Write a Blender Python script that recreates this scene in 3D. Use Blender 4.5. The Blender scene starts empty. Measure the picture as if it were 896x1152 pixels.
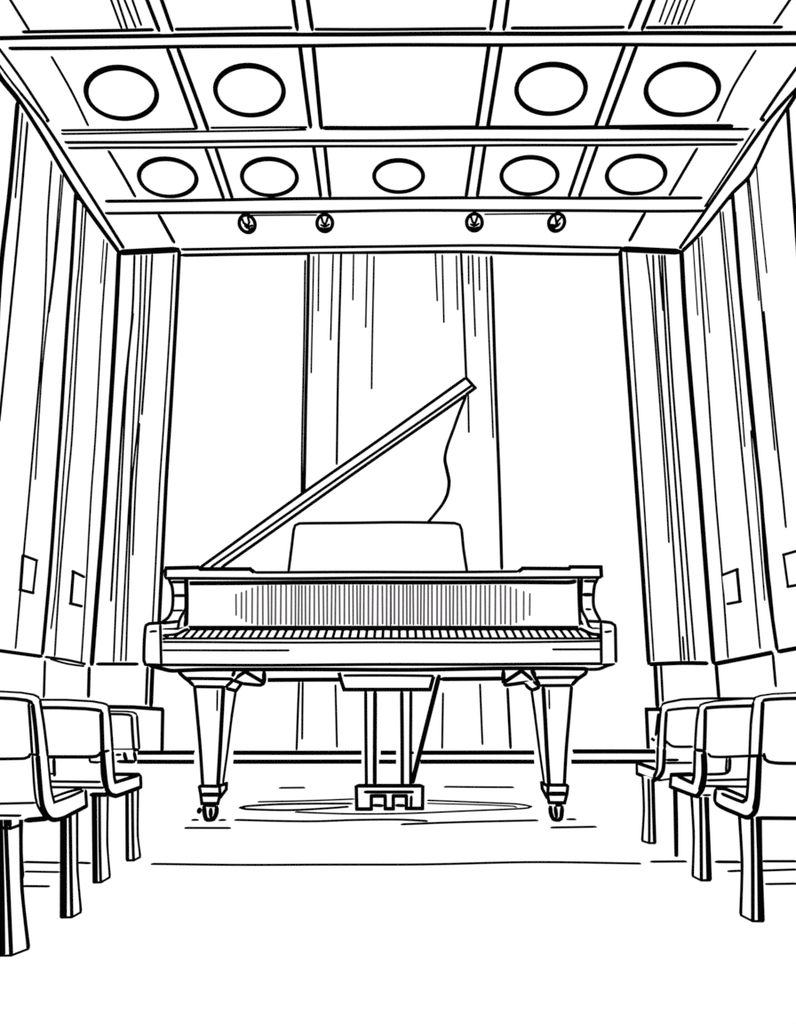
import bpy, math, random
from mathutils import Vector
random.seed(7)
C = bpy.context.scene.collection
sc = bpy.context.scene

# ------------------------------------------------------------------ camera
F, CX, CY, H = 652.0, 448.0, 576.0, 0.9
TILT = math.atan(114 / F)
ct, st = math.cos(TILT), math.sin(TILT)
cam_d = bpy.data.cameras.new('camera')
cam = bpy.data.objects.new('camera', cam_d); C.objects.link(cam)
cam.location = (0, 0, H)
cam.rotation_euler = (math.pi / 2 + TILT, 0, 0)
cam_d.sensor_fit = 'VERTICAL'; cam_d.sensor_height = 36.0
cam_d.lens = F / 1152 * 36.0
cam_d.clip_start = 0.01
sc.camera = cam
EYE = Vector((0, 0, H))

def ray(x, y):
    u, v = (x - CX) / F, (CY - y) / F
    return Vector((u, ct - v * st, st + v * ct))
def plane(p, n): return (Vector(p), Vector(n))
def PY(Y): return plane((0, Y, 0), (0, 1, 0))
def PZ(z): return plane((0, 0, z), (0, 0, 1))
def at(x, y, pl):
    d = ray(x, y); p, n = pl
    return EYE + d * ((p - EYE).dot(n) / d.dot(n))
def depth(p): return max(0.05, (p - EYE).dot(Vector((0, ct, st))))

# ------------------------------------------------------------------ materials
def material(name, col, emit, ink=False):
    m = bpy.data.materials.new(name); m.use_nodes = True
    nt = m.node_tree; b = nt.nodes['Principled BSDF']
    b.inputs['Roughness'].default_value = 1.0
    b.inputs['Specular IOR Level'].default_value = 0.0
    noise = nt.nodes.new('ShaderNodeTexNoise'); noise.inputs['Scale'].default_value = 40
    ramp = nt.nodes.new('ShaderNodeValToRGB')
    ramp.color_ramp.elements[0].color = (*[c * 0.96 for c in col], 1)
    ramp.color_ramp.elements[1].color = (*col, 1)
    nt.links.new(noise.outputs['Fac'], ramp.inputs['Fac'])
    nt.links.new(ramp.outputs['Color'], b.inputs['Base Color'])
    if emit:
        b.inputs['Emission Color'].default_value = (1, 1, 1, 1)
        b.inputs['Emission Strength'].default_value = emit
        m.cycles.emission_sampling = 'NONE'
    return m
PAPER = material('white_glowing_surface', (0.03, 0.03, 0.03), 0.985)  # self-glowing white over a dark base; flat, even light built into the material
INK = material('black_ink_line', (0.001, 0.001, 0.001), 0)
GREY = material('grey_ink_line', (0.10, 0.09, 0.10), 0)
MATS = [PAPER, INK, GREY]

# ------------------------------------------------------------------ mesh builder
class MB:
    def __init__(self): self.v = []; self.f = []; self.m = []
    def face(self, idx, mat=0): self.f.append(idx); self.m.append(mat)
    def add(self, pts):
        n = len(self.v); self.v += [Vector(p) for p in pts]; return list(range(n, n + len(pts)))
    def loft(self, rings, mat=0, caps=True, closed=True):
        ids = [self.add(r) for r in rings]; n = len(ids[0])
        for a, b in zip(ids, ids[1:]):
            for i in range(n if closed else n - 1):
                j = (i + 1) % n
                self.face([a[i], a[j], b[j], b[i]], mat)
        if caps:
            self.face(ids[0][::-1], mat); self.face(ids[-1], mat)
    def prism(self, pts, vec, mat=0):
        vec = Vector(vec); self.loft([pts, [p + vec for p in pts]], mat)
    def box(self, x0, x1, y0, y1, z0, z1, mat=0):
        self.prism([Vector(p) for p in ((x0, y0, z0), (x1, y0, z0), (x1, y0, z1), (x0, y0, z1))], (0, y1 - y0, 0), mat)
    def tube(self, pts, w, mat=1, closed=False, taper=True):
        """an inked line: a round cord of w picture pixels lying on a surface"""
        P = [Vector(p) for p in pts]
        Q = [P[0]]
        for p in P[1:]:
            if (p - Q[-1]).length > 1e-5: Q.append(p)
        P = Q; n = len(P)
        if n < 2: return
        if taper and not closed:      # short pointed ends
            q = w * .9 * depth(P[0]) / F
            for e in (0, -1):
                a, c = (P[0], P[1]) if e == 0 else (P[-1], P[-2])
                L = (c - a).length
                if L > q * 1.5:
                    x = a + (c - a) * (q / L)
                    P.insert(1 if e == 0 else len(P) - 1, x)
            n = len(P)
        prev = None; rings = []
        for i, p in enumerate(P):
            a = P[(i - 1) % n] if closed else P[max(0, i - 1)]
            b = P[(i + 1) % n] if closed else P[min(n - 1, i + 1)]
            t = (b - a).normalized()
            up = prev if prev else (Vector((0, 0, 1)) if abs(t.z) < .9 else Vector((1, 0, 0)))
            s = t.cross(up)
            if s.length < 1e-4: s = t.orthogonal()
            s.normalize(); u = s.cross(t).normalized(); prev = u
            k = 1.0
            if taper and not closed and i in (0, n - 1): k = .62
            r = (w + .75) * .5 * depth(p) / F * k
            rings.append([p + (s * math.cos(q) + u * math.sin(q)) * r for q in [j * math.pi / 4 for j in range(8)]])
        if closed: rings.append(rings[0])
        self.loft(rings, mat, caps=not closed)
    def line(self, px, pl, w=2.5, mat=1, closed=False, smooth=None, wob=.25, taper=True):
        """trace a line on a surface plane"""
        px = [Vector((p[0], p[1])) for p in px]
        if smooth is None: smooth = len(px) > 2
        if smooth is False and len(px) > 2:      # a polyline with square corners
            n = len(px)
            for i in range(n if closed else n - 1):
                a, c = px[i], px[(i + 1) % n]
                if (c - a).length < 1e-3: continue
                d = (c - a).normalized() * (w * .36)
                a2 = a - d if closed or i > 0 else a
                c2 = c + d if closed or i < n - 2 else c
                self.line([a2, c2], pl, w, mat, False, None, 0, False)
            return
        Q = resample(px, closed, smooth)
        if not closed and wob:
            ph = random.random() * 6.3; L = 0
            R = [Q[0]]
            for a, b in zip(Q, Q[1:]):
                L += (b - a).length; d = (b - a)
                if d.length < 1e-6: continue
                nrm = Vector((-d.y, d.x)).normalized()
                R.append(b + nrm * (math.sin(L / 37 + ph) - math.sin(ph)) * wob * min(1, L / 40))
            Q = R
        R = [at(q.x, q.y, pl) for q in Q]
        mid = R[len(R) // 2]
        c = abs((mid - EYE).normalized().dot(pl[1].normalized()))
        self.tube(R, w * (2 / (1 + c)) ** .6, mat, closed, taper)
    def build(self, name, parent=None, base=None):
        me = bpy.data.meshes.new(name)
        o = Vector(base) if base is not None else (Vector(parent.location) if parent else Vector((0, 0, 0)))
        if parent and parent.parent: o = o + Vector(parent.parent.location)
        me.from_pydata([tuple(v - o) for v in self.v], [], self.f)
        for m in MATS: me.materials.append(m)
        me.polygons.foreach_set('material_index', self.m)
        me.update()
        import bmesh
        bm = bmesh.new(); bm.from_mesh(me); bmesh.ops.recalc_face_normals(bm, faces=bm.faces); bm.to_mesh(me); bm.free()
        ob = bpy.data.objects.new(name, me); C.objects.link(ob)
        if parent: ob.parent = parent
        elif base is not None: ob.location = o
        return ob

def resample(px, closed, smooth):
    out = []; n = len(px)
    segs = n if closed else n - 1
    for i in range(segs):
        p1, p2 = px[i], px[(i + 1) % n]
        k = max(1, int((p2 - p1).length / (3 if smooth else 25)))
        k = min(k, 14)
        if smooth:
            p0 = px[(i - 1) % n] if closed or i > 0 else p1
            p3 = px[(i + 2) % n] if closed or i + 2 < n else p2
        for j in range(k):
            t = j / k
            if smooth:
                # centripetal-like tension by a damped Catmull-Rom
                m1 = (p2 - p0) * .5; m2 = (p3 - p1) * .5
                L = (p2 - p1).length
                def sharp(a, q, c):
                    e1, e2 = q - a, c - q
                    return e1.length > 0 and e2.length > 0 and e1.dot(e2) < .45 * e1.length * e2.length
                if sharp(p0, p1, p2): m1 = (p2 - p1) * .6
                if sharp(p1, p2, p3): m2 = (p2 - p1) * .6
                if m1.length > L: m1 = m1 * (L / m1.length)
                if m2.length > L: m2 = m2 * (L / m2.length)
                t2, t3 = t * t, t * t * t
                out.append(p1 * (2*t3 - 3*t2 + 1) + m1 * (t3 - 2*t2 + t) + p2 * (-2*t3 + 3*t2) + m2 * (t3 - t2))
            else: out.append(p1.lerp(p2, t))
    if not closed: out.append(px[-1])
    return out

def resample3(P):
    out = []
    for i in range(len(P) - 1):
        p0, p1, p2, p3 = P[max(0, i - 1)], P[i], P[i + 1], P[min(len(P) - 1, i + 2)]
        for j in range(5):
            t = j / 5
            out.append(.5 * (2 * p1 + (p2 - p0) * t + (2*p0 - 5*p1 + 4*p2 - p3) * t * t + (3*p1 - p0 - 3*p2 + p3) * t ** 3))
    return out + [P[-1]]

def thing(name, label, cat, loc, group=None):
    o = bpy.data.objects.new(name, None); C.objects.link(o)
    o.location = loc; o.empty_display_size = .1
    o['label'] = label; o['category'] = cat
    if group: o['group'] = group
    return o
def tag(o, label, cat, group=None):
    o['label'] = label; o['category'] = cat
    if group: o['group'] = group
    return o
def struct(o): o['kind'] = 'structure'; return o

# ------------------------------------------------------------------ the room
YB, ZC = 3.78, 3.46
def lx(Y): return -2.014 + .072 * (YB - Y)
def rx(Y): return 2.035 - .02 * (YB - Y)
WL = plane((lx(YB), YB, 0), (1, .072, 0)); WR = plane((rx(YB), YB, 0), (1, -.02, 0))
PL = plane((lx(YB) + .03, YB, 0), (1, .072, 0)); PR = plane((rx(YB) - .03, YB, 0), (1, -.02, 0))
PB, PF, PC = PY(YB), PZ(0), PZ(ZC)
PCB = PZ(ZC - .02)

b = MB()
b.box(-2.6, 2.6, -1.0, YB + .1, -.1, 0)
for px, w in [
    ([(314, 887), (343.6, 886.8)], 2), ([(499.7, 885.7), (578.7, 886.5)], 2),
    ([(399, 899.4), (340, 901.6), (290, 903)], 1.6),
    ([(397, 904.6), (315.6, 905.4), (277, 907.4), (270.2, 909), (277, 911.2), (324.7, 912.4), (373, 909.7), (392.5, 908)], 2.2),
    ([(332, 914), (390, 916.3), (450, 915.7), (520, 912.8), (581.6, 910.6), (594, 909.6), (598, 908), (593, 906.4), (578.6, 904.6), (480.7, 901.2)], 1.7),
    ([(480.7, 904.2), (545, 906.3), (578.6, 908), (581.6, 909)], 1.3),
    ([(263.8, 923), (349, 924.6), (400, 923.4), (450, 923), (481.6, 924.4)], 2.2),
    ([(451, 928), (530, 925.4), (605.8, 923.2)], 2.2),
    ([(215.6, 923), (223.7, 923)], 2.2), ([(246, 923.3), (254.7, 923)], 2.2), ([(207.7, 932), (260, 932)], 2.2),
    ([(637.7, 922.3), (648.6, 922.3)], 2.2), ([(619.6, 931.6), (671.5, 931)], 2.2),
    ([(170, 972.5), (300, 973.2), (450, 973), (590, 970.5), (721.6, 971.6)], 2.2),
    ([(732, 970), (773, 969.6)], 2.4), ([(805, 970.3), (833.5, 970.5)], 3), ([(858.4, 969.6), (897, 969.6)], 2.6),
    ([(819, 980.8), (834.6, 980)], 2.2), ([(857, 980), (897, 978.8)], 2.2), ([(861.5, 995.2), (897, 994.8)], 2.2),
    ([(27, 970.3), (67, 971)], 2.4), ([(87.8, 971), (102, 971.7)], 2.4), ([(28, 981), (67, 981.4)], 2), ([(25.5, 997.4), (56, 997.8)], 2.2)]:
    b.line(px, PF, w)
struct(b.build('floor'))

b = MB()
b.box(-2.6, 2.6, -1.0, YB + .1, ZC, ZC + .1)
for px, w in [
    ([(10, -3), (33, 34)], 2.5), ([(124, -3), (137, 32)], 2), ([(131.6, -3), (143, 32.6)], 2), ([(139, -3), (153, 31)], 2), ([(148, -3), (159, 28.6)], 2),
    ([(752, -3), (742, 25)], 1.6), ([(761, -3), (748, 27.6)], 1.6), ([(767, -3), (756, 27.6)], 1.8), ([(775, -3), (763, 27.6)], 1.8), ([(783, -3), (771, 27.6)], 1.6),
    ([(891, -3), (871, 26.6)], 2.5),
    ([(57.8, 63), (79, 100), (99, 141.6)], 2), ([(851, 56), (826, 97), (808, 136.6)], 2.2),
    ([(122, 169), (138, 196), (152, 221.5)], 2.6), ([(785, 166), (753, 220)], 2.6),
    ([(271, 242.2), (357, 241.6)], 1.3), ([(545, 240.8), (632, 240.4)], 1.3), ([(178.5, 241), (196, 273)], 3), ([(726, 239), (708.7, 271)], 3),
    ([(-2, 53), (25, 90), (54.5, 134.7), (53, 137)], 2.6), ([(898, 74), (875, 106), (856.6, 133), (860, 136)], 3),
    ([(850, 144.5), (822, 188), (793.4, 232.5)], 1.8)]:
    b.line(px, PC, w)
struct(b.build('ceiling'))

# ceiling grid: beams across, then beams running back
def beam(name, front, back, lines, over=True):
    m = MB()
    pts = [at(x, y, PCB) for x, y in front] + [at(x, y, PCB) for x, y in reversed(back)]
    m.prism(pts, (0, 0, .03))
    for px, w in lines: m.line(px, PCB, w)
    return struct(m.build(name))
beam('trim_1', [(-20, 43), (450, 38), (915, 37)], [(-20, 54), (450, 50), (915, 50)],
     [([(-4, 43), (226, 39.5), (450, 38.3), (900, 37)], 3), ([(10, 54.3), (226, 52), (450, 50.2), (900, 49.8)], 3),
      ([(25, 36), (173, 33)], 2.2), ([(197, 33), (329, 31.6)], 2.2), ([(354, 33), (450, 32.8), (547.5, 32.4)], 2),
      ([(575, 31.6), (703, 31)], 2.2), ([(727, 31), (881, 30.6)], 2.2)])
beam('trim_2', [(69, 147), (450, 144), (843, 144)], [(77, 166), (450, 163.5), (830, 162)],
     [([(69, 146.7), (221, 144.6)], 1.5), ([(69, 150.5), (234, 148), (345, 145.6)], 1.6), ([(237, 143.8), (346, 143.2)], 1.4), ([(363, 144), (446, 144), (600, 143.6), (825, 142)], 3.2), ([(697, 144.6), (843, 144.6)], 2),
      ([(73, 160), (450, 157.3), (837, 156.7)], 2.6), ([(77, 166.3), (450, 163.8), (830, 162.2)], 2.3)])
beam('trim_3', [(118.5, 226.5), (450, 222.5), (790.5, 222.5)], [(118.5, 239.5), (450, 236.5), (792.5, 236.5)],
     [([(118.5, 226.5), (300, 224), (450, 222.5), (790.5, 222.8)], 2.4), ([(118.5, 239.6), (270, 239), (450, 236.8), (600, 236.5), (720, 237.5), (792.5, 236.8)], 2.9)])
rails = [
    [[(164, -4), (179.3, 35)], [(180.6, -4), (194, 35)], [(188.3, 53.7), (221.5, 144.6)], [(200, 53.7), (234, 146.6)], [(231.5, 166.7), (252, 223)], [(243, 166.7), (261.7, 223)]],
    [[(329.4, -4), (334.5, 34)], [(345.8, -4), (351.6, 34)], [(337.5, 51), (349.6, 143.6)], [(352.6, 51), (362, 144.6)], [(353, 164), (361, 221.5)], [(365.6, 164), (371.7, 221.5)]],
    [[(558, -4), (552.5, 33.6)], [(572.2, -4), (567, 33.6)], [(550.5, 50), (536.4, 143)], [(564.5, 49), (549.5, 143.6)], [(533.4, 163), (524.9, 221.5)], [(546, 163), (537, 221)]],
    [[(722.6, -4), (708, 32)], [(737.6, -4), (722.7, 33.6)], [(703, 51), (670, 143)], [(717, 50), (682.6, 143.6)], [(660, 163.7), (640.4, 221)], [(672.5, 163.7), (652, 221)]]]
PCR = PZ(ZC - .018)
for i, r in enumerate(rails):
    m = MB()
    left = [p for s in r[0::2] for p in s]; right = [p for s in r[1::2] for p in s]
    pts = [at(x, y, PCR) for x, y in left] + [at(x, y, PCR) for x, y in reversed(right)]
    m.prism(pts, (0, 0, .02))
    for s in r: m.line(s, PCR, 3.8 if s[0][1] < 100 else 3.2)
    struct(m.build('trim_%d' % (4 + i)))

# side cornices
def cornice(name, low, up, PW, xw, wl, wu):
    m = MB()
    lo = resample([Vector(p) for p in low], False, True); 
    rings = []
    n = 24
    Lp = [at(*p, PW) for p in low]; Up = [at(*p, PC) for p in up]
    def samp(P, Y):
        P = sorted(P, key=lambda q: q.y)
        for a, c in zip(P, P[1:]):
            if Y <= c.y or c is P[-1]:
                return a.lerp(c, (Y - a.y) / (c.y - a.y))
    y1 = min(max(p.y for p in Lp), max(p.y for p in Up)); y0 = max(min(p.y for p in Lp), min(p.y for p in Up)) 
    for k in range(n + 1):
        Y = y0 + (y1 - y0) * k / n
        a, u = samp(Lp, Y), samp(Up, Y)
        rings.append([a, u, Vector((u.x, u.y, ZC + .01)), Vector((xw(Y), Y, ZC + .01)), Vector((xw(Y), Y, a.z))])
    m.loft(rings)
    m.line(low, PW, wl); m.line(up, PC, wu)
    struct(m.build(name))
cornice('trim_8', [(-6, 76), (2.5, 90), (20, 112), (47, 154), (85, 216.5), (132.6, 283)], [(-6, 67), (11, 90), (50, 138), (95, 209), (139, 278.7)], PL, lx, 4.2, 3.4)
cornice('trim_9', [(900, 100), (886.8, 120.7), (868.9, 149), (845.5, 195.7), (824.6, 217.3), (786.6, 264.5), (768, 283)], [(899, 97), (863, 137), (815, 207), (765.7, 279)], PR, rx, 3.6, 3.8)

# walls
b = MB()
b.box(-2.3, 2.3, YB, YB + .1, 0, ZC)
for px, w in [([(100.5, 750), (99.5, 785)], 3), ([(806, 747), (809.4, 786)], 3.2)]: b.line(px, PB, w)
struct(b.build('wall_back'))
b = MB()
b.prism([Vector((lx(-1), -1, 0)), Vector((lx(YB), YB, 0)), Vector((lx(YB) - .15, YB, 0)), Vector((lx(-1) - .15, -1, 0))], (0, 0, ZC))
for px, w in [([(50, 743), (49, 785)], 2.5)]: b.line(px, WL, w)
struct(b.build('wall_left'))
b = MB()
b.prism([Vector((rx(-1), -1, 0)), Vector((rx(YB), YB, 0)), Vector((rx(YB) + .15, YB, 0)), Vector((rx(-1) + .15, -1, 0))], (0, 0, ZC))
for px, w in [([(870.5, 736), (874, 773)], 2.6)]: b.line(px, WR, w)
struct(b.build('wall_right'))
# crown moulding on the back wall
b = MB(); P = PY(YB - .02)
b.prism([at(x, y, P) for x, y in ((203, 281), (450, 277.5), (700, 279), (698, 287), (450, 284), (203, 287.5))], (0, .02, 0))
b.line([(204, 280.2), (330, 278.6), (420, 277), (560, 276.2), (700, 278.4)], PC, 2.8)
b.line([(204, 287.2), (300, 286), (430, 284), (520, 283.8), (580, 285), (697, 286.5)], P, 2.8)
struct(b.build('trim_10'))
# baseboard
b = MB(); P = PY(YB - .05)
q = [at(x, y, P) for x, y in ((100, 847), (800, 846), (800, 857), (100, 857))]
q[2].z = q[3].z = 0
b.prism(q, (0, .012, 0))
for a, c in ((143, 218.6), (263, 407), (428.5, 446), (475, 601), (645, 737)):
    y = 846.8 if c < 640 else 845.4
    b.line([(a, y), (c, y)], P, 4, wob=.1, taper=False)
    b.line([(a - 2 if a > 300 else a, 857), (c, 857)], P, 4, wob=.1, taper=False)
b.line([(462, 846.5), (466, 847)], P, 2.5)
struct(b.build('baseboard_back'))

# backdrop panel
b = MB(); Y0 = YB - .03; P = PY(Y0)
b.prism([at(x, y, P) for x, y in ((346, 286), (553.5, 286), (575, 844), (333.8, 844))], (0, .03, 0))
for px, w in [
    ([(347.4, 285), (345.5, 380), (343.4, 500), (342, 556)], 3), ([(343.5, 292.6), (342, 380), (340, 500), (339.3, 556)], 1.6),
    ([(553, 288), (556.5, 390), (560.5, 500), (565, 641)], 3), ([(547.5, 288.7), (551, 390), (555, 493)], 1.4),
    ([(384, 285), (381.5, 390), (379.4, 500), (379, 523)], 2), ([(519, 284.5), (522, 360), (525, 426)], 2.2), ([(527, 444), (527.7, 487)], 1.6),
    ([(353, 288), (350.7, 420)], 1.2), ([(359, 286), (358.3, 350.5)], 1.2), ([(375, 286), (372.4, 383)], 1.3), ([(398, 286), (397.4, 338)], 1.2),
    ([(413.4, 286), (412, 369)], 1.3), ([(421, 288), (418.5, 438)], 1.4), ([(490, 284.5), (492, 339)], 1.3), ([(497.8, 286.6), (499.3, 363.4)], 1.3),
    ([(513.7, 287.5), (515.2, 349)], 1.2), ([(527.3, 287.5), (527.6, 320)], 1.3), ([(531.8, 286.6), (535, 379)], 1.4), ([(539, 288.7), (540, 327)], 1.3),
    ([(336.6, 767), (333.6, 844)], 2), ([(340.8, 767), (340, 832)], 1.8), ([(377.6, 770), (379, 841)], 1.8), ([(498.7, 779), (497.8, 842.4)], 1.8),
    ([(540.3, 769), (543.3, 838)], 1.8), ([(571.3, 773.7), (574.7, 842.4)], 2.6)]:
    b.line(px, P, w, wob=.2)
o = b.build('backdrop_panel', base=(0, YB - .015, at(450, 844, P).z))
tag(o, 'tall white backdrop panel with fine vertical streaks on the back wall behind the piano', 'panel')

# side wall panels
def wall_panel(PW, quad, lines, label, group, into):
    m = MB()
    pts = [at(x, y, PW) for x, y in quad]
    for p in pts: p.z = min(p.z, ZC - .012)
    m.prism(pts, (into * .8, 0, 0))
    for px, w in lines: m.line(px, PW, w * .82 if w < 4 else w * .9, wob=.1)
    base = sum(pts, Vector()) / len(pts); base.z = min(p.z for p in pts)
    o = m.build('decorative_panel', base=base)
    return tag(o, label, 'panel', group)
# left wall
g = 'tall panels on the left wall'
wall_panel(PL, [(89.5, 224), (132, 283), (103, 749), (51.5, 739)], [
    ([(92.9, 228), (88.5, 300), (86, 323), (77.8, 448), (69.4, 555), (62.5, 659), (57, 708)], 2), ([(96.3, 234), (92, 300), (87.5, 365), (80.6, 490), (74.6, 555), (66.7, 651), (61, 738.6)], 2.2),
    ([(116.5, 269), (113, 319)], 1.4), ([(120.3, 273), (114, 365), (107, 490), (102.4, 555), (97, 651), (91, 746)], 2.2),
    ([(51, 739), (75, 742.4), (103, 748.6)], 2.2), ([(57, 741.5), (75, 746.6), (94.5, 749.4)], 1.6)],
    'streaked tall wall panel in the left back corner beside the pillar', g, -.03)
wall_panel(PL, [(20.5, 114), (85.5, 218), (47.4, 738), (-32, 727)], [
    ([(84.4, 218), (79.4, 300), (74.6, 365), (67.6, 476), (62.1, 550), (55.2, 645.6), (46.8, 737)], 4.2),
    ([(19.9, 115), (11, 213), (1.2, 300), (-4, 380)], 3.8), ([(25, 127), (16.7, 223)], 1.8), ([(30.5, 137), (21.7, 240), (12.5, 337), (5.6, 407), (-1.5, 475)], 2.6),
    ([(57.7, 181), (53.6, 240), (51.4, 309), (49.4, 351), (44.4, 420.5), (33, 550), (26, 626), (17.2, 730)], 2.2),
    ([(68.3, 196), (60, 300), (54, 351), (46.7, 420.5), (39.4, 540)], 1.8), ([(70.8, 197), (61.4, 300), (55, 352)], 1.6),
    ([(-4, 731.5), (25, 735.6), (47, 738.7)], 3.4)],
    'wide middle panel of the left wall with one plate at its streaked edge', g, -.03)
# right wall
g = 'tall panels on the right wall'
wall_panel(PR, [(820.5, 223), (768.5, 284), (804, 747), (870.5, 734)], [
    ([(780.4, 273), (785.7, 355)], 1.4), ([(786.6, 268), (792, 357), (805.4, 552), (813, 645.6), (820, 740.6)], 2.3), ([(790, 266), (799, 375)], 1.5),
    ([(811, 238), (822.7, 373), (839.3, 550), (856, 730)], 2.2), ([(814, 238), (831, 406.7), (838.8, 503)], 1.6),
    ([(804, 747), (840, 740), (870, 734)], 4), ([(845.4, 484), (851.4, 555), (861, 676)], 1.6)],
    'streaked tall wall panel in the right back corner beside the pillar', g, .03)
wall_panel(PR, [(886, 123), (825, 218), (875.4, 733), (932, 722)], [
    ([(825.2, 218), (837.2, 365), (845.6, 456.7), (856.6, 550), (863.6, 645.6), (875.6, 732)], 4), ([(828, 238), (839, 387)], 2),
    ([(886.6, 122), (891, 190), (895.5, 251), (899, 300)], 3), 
    ([(841, 199), (845, 240), (854.6, 338.6)], 1.5), ([(843, 198), (847.7, 240), (858.8, 359), (872.7, 507)], 1.8), ([(860, 350), (870, 450), (880.8, 550), (885, 594)], 2.2),
    ([(851.7, 186), (856.5, 240), (863.5, 307.5)], 1.3), ([(876, 733.2), (900, 728.6)], 4)],
    'wide middle panel of the right wall with one plate at the picture edge', g, .03)
# small plates on the wall panels
def plate(PW, quad, px, w, label, into, group):
    P2 = plane(PW[0] + Vector((into, 0, 0)), PW[1])
    m = MB(); pts = [at(x, y, P2) for x, y in quad]
    m.prism(pts, (-into * .45, 0, 0)); m.line(px, P2, w, smooth=False, wob=0)
    base = sum(pts, Vector()) / 4
    tag(m.build('blank_plate', base=base), label, 'wall plate', group)
g = 'small rectangular wall plates'
plate(PL, [(25.8, 624.7), (40.8, 630.3), (36.7, 667), (23, 663.6)], [(25.8, 624.7), (40.8, 630.3), (36.7, 667), (23, 663.6), (25.8, 624.7)], 2.2, 'small blank plate on the middle panel of the left wall', .016, g)
plate(PL, [(95.5, 649), (82.5, 643), (79.7, 679), (92.7, 682)], [(94.4, 649), (82.5, 643), (79.7, 679), (91.7, 682)], 2.2, 'small blank plate on the left wall panel nearest the corner pillar', .016, g)
plate(PR, [(813, 647), (829.6, 640.6), (833, 676.7), (817, 680)], [(813, 647), (829.6, 640.6), (833, 676.7), (819, 679.4)], 2.2, 'small blank plate on the right wall panel nearest the corner pillar', -.016, g)
plate(PR, [(900, 619), (882.4, 624), (887.4, 660), (904, 657)], [(900, 619), (882.4, 624), (887.4, 660), (900, 657.6)], 2.2, 'small blank plate on the middle panel of the right wall', -.016, g)

# corner pillars: hanging panel, recessed shaft, low plinth
def pillar(label, panel_quad, pl_lines, shaft_quad, sh_lines, plinth_quad, po_lines):
    Yp = 3.66; P = PY(Yp)
    pts = [at(x, y, P) for x, y in panel_quad]
    root = thing('corner_pillar', label, 'pillar', ((pts[2].x + pts[3].x) / 2, YB - .06, 0), 'corner pillars')
    m = MB(); m.prism(pts, (0, YB - Yp - .005, 0))
    for px, w in pl_lines: m.line(px, P, w * (1 if w > 2.5 else .85), wob=.1)
    m.build('panel', root)
    Ys = 3.755; P = PY(Ys); m = MB(); m.prism([at(x, y, P) for x, y in shaft_quad], (0, YB - Ys - .005, 0))
    for px, w in sh_lines: m.line(px, P, w, wob=.1)
    m.build('shaft', root)
    Yq = 3.75; P = PY(Yq); pts = [at(x, y, P) for x, y in plinth_quad]
    for p in pts[2:]: p.z = 0
    m = MB(); m.prism(pts, (0, YB - Yq - .005, 0))
    for px, w in po_lines: m.line(px, P, w, wob=.1, smooth=False)
    m.build('plinth', root)
pillar('tall pillar in the left back corner with streaked panel above a low plinth',
    [(133.5, 283), (199, 283), (174.5, 747), (103.5, 748.5)], [
    ([(134, 284.5), (202, 281)], 6), ([(134, 284), (131, 345), (123, 480), (117, 570), (110, 660), (103.3, 749)], 4.4),
    ([(202, 282), (198.6, 345), (191.6, 470), (186.8, 545), (179.6, 690), (177, 747)], 3.6), ([(195.6, 286), (191, 370), (183.4, 490), (179.4, 550), (172, 695), (169.5, 747)], 1.8),
    ([(108.5, 747), (156, 747)], 3),
    ([(151.4, 287), (148.6, 357), (140, 445), (132.5, 552), (125, 677)], 2.2), ([(150, 352), (144, 412), (136.4, 552), (128, 745)], 1.8),
    ([(159, 287), (157, 357), (152, 434), (146.4, 552), (144.4, 582), (136, 744)], 1.8), ([(165, 287), (159, 420), (155.5, 476), (148, 552), (141.7, 744)], 1.8),
    ([(171.4, 286), (166.7, 373), (159.7, 467)], 2), ([(157, 476), (152.5, 552), (149.4, 625)], 1.8)],
    [(103.5, 745), (172, 745), (170, 800), (103.5, 800)], [([(166, 750), (164.5, 793)], 2.6), ([(171.7, 750), (170, 795.6)], 4)],
    [(98, 795.5), (183.4, 797.5), (182.5, 853), (96, 853)], [([(110, 795), (150, 795.6), (183.4, 798)], 3.6), ([(183.2, 798), (182.8, 820), (182.4, 844)], 3.4)])
pillar('tall pillar in the right back corner with streaked panel above a low plinth',
    [(701, 283), (766.5, 283), (803, 747), (733, 747)], [
    ([(698, 280.5), (766, 283.5)], 6), ([(767, 284), (770.5, 345), (779, 450), (787.6, 550), (803, 747)], 4.4),
    ([(698, 282), (701.6, 345), (709.4, 450), (716.6, 550), (730.4, 748)], 4), ([(705.4, 284), (712.6, 390), (723.8, 550), (736, 744)], 1.7),
    ([(731, 747.4), (765, 746), (797, 746.4)], 3.8),
    ([(727.7, 286), (733.8, 337), (749.6, 550), (753, 611)], 1.7), ([(735, 286.7), (739.3, 373), (753.4, 550), (766.6, 744)], 2),
    ([(741.6, 286.7), (746.3, 350)], 1.8), ([(745, 287), (747.7, 351), (751.8, 420.6), (760.8, 550), (775.4, 744)], 2),
    ([(748, 287), (757.4, 434), (766.8, 550), (782.4, 743)], 2), ([(768.5, 715.6), (770.4, 743)], 2)],
    [(737, 745), (803, 745), (803, 800), (740, 800)], [([(737.4, 747), (740, 797)], 4), ([(744, 748), (746.3, 789.5)], 2.2)],
    [(727.6, 797.5), (812, 796), (815, 853), (729.8, 853)], [([(743, 798), (727.6, 798), (729.6, 842)], 3.4), ([(741, 802.5), (738, 828)], 2.2), ([(733, 830.5), (736.5, 833)], 4.5), ([(729.5, 851), (735, 853)], 4)])

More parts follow.
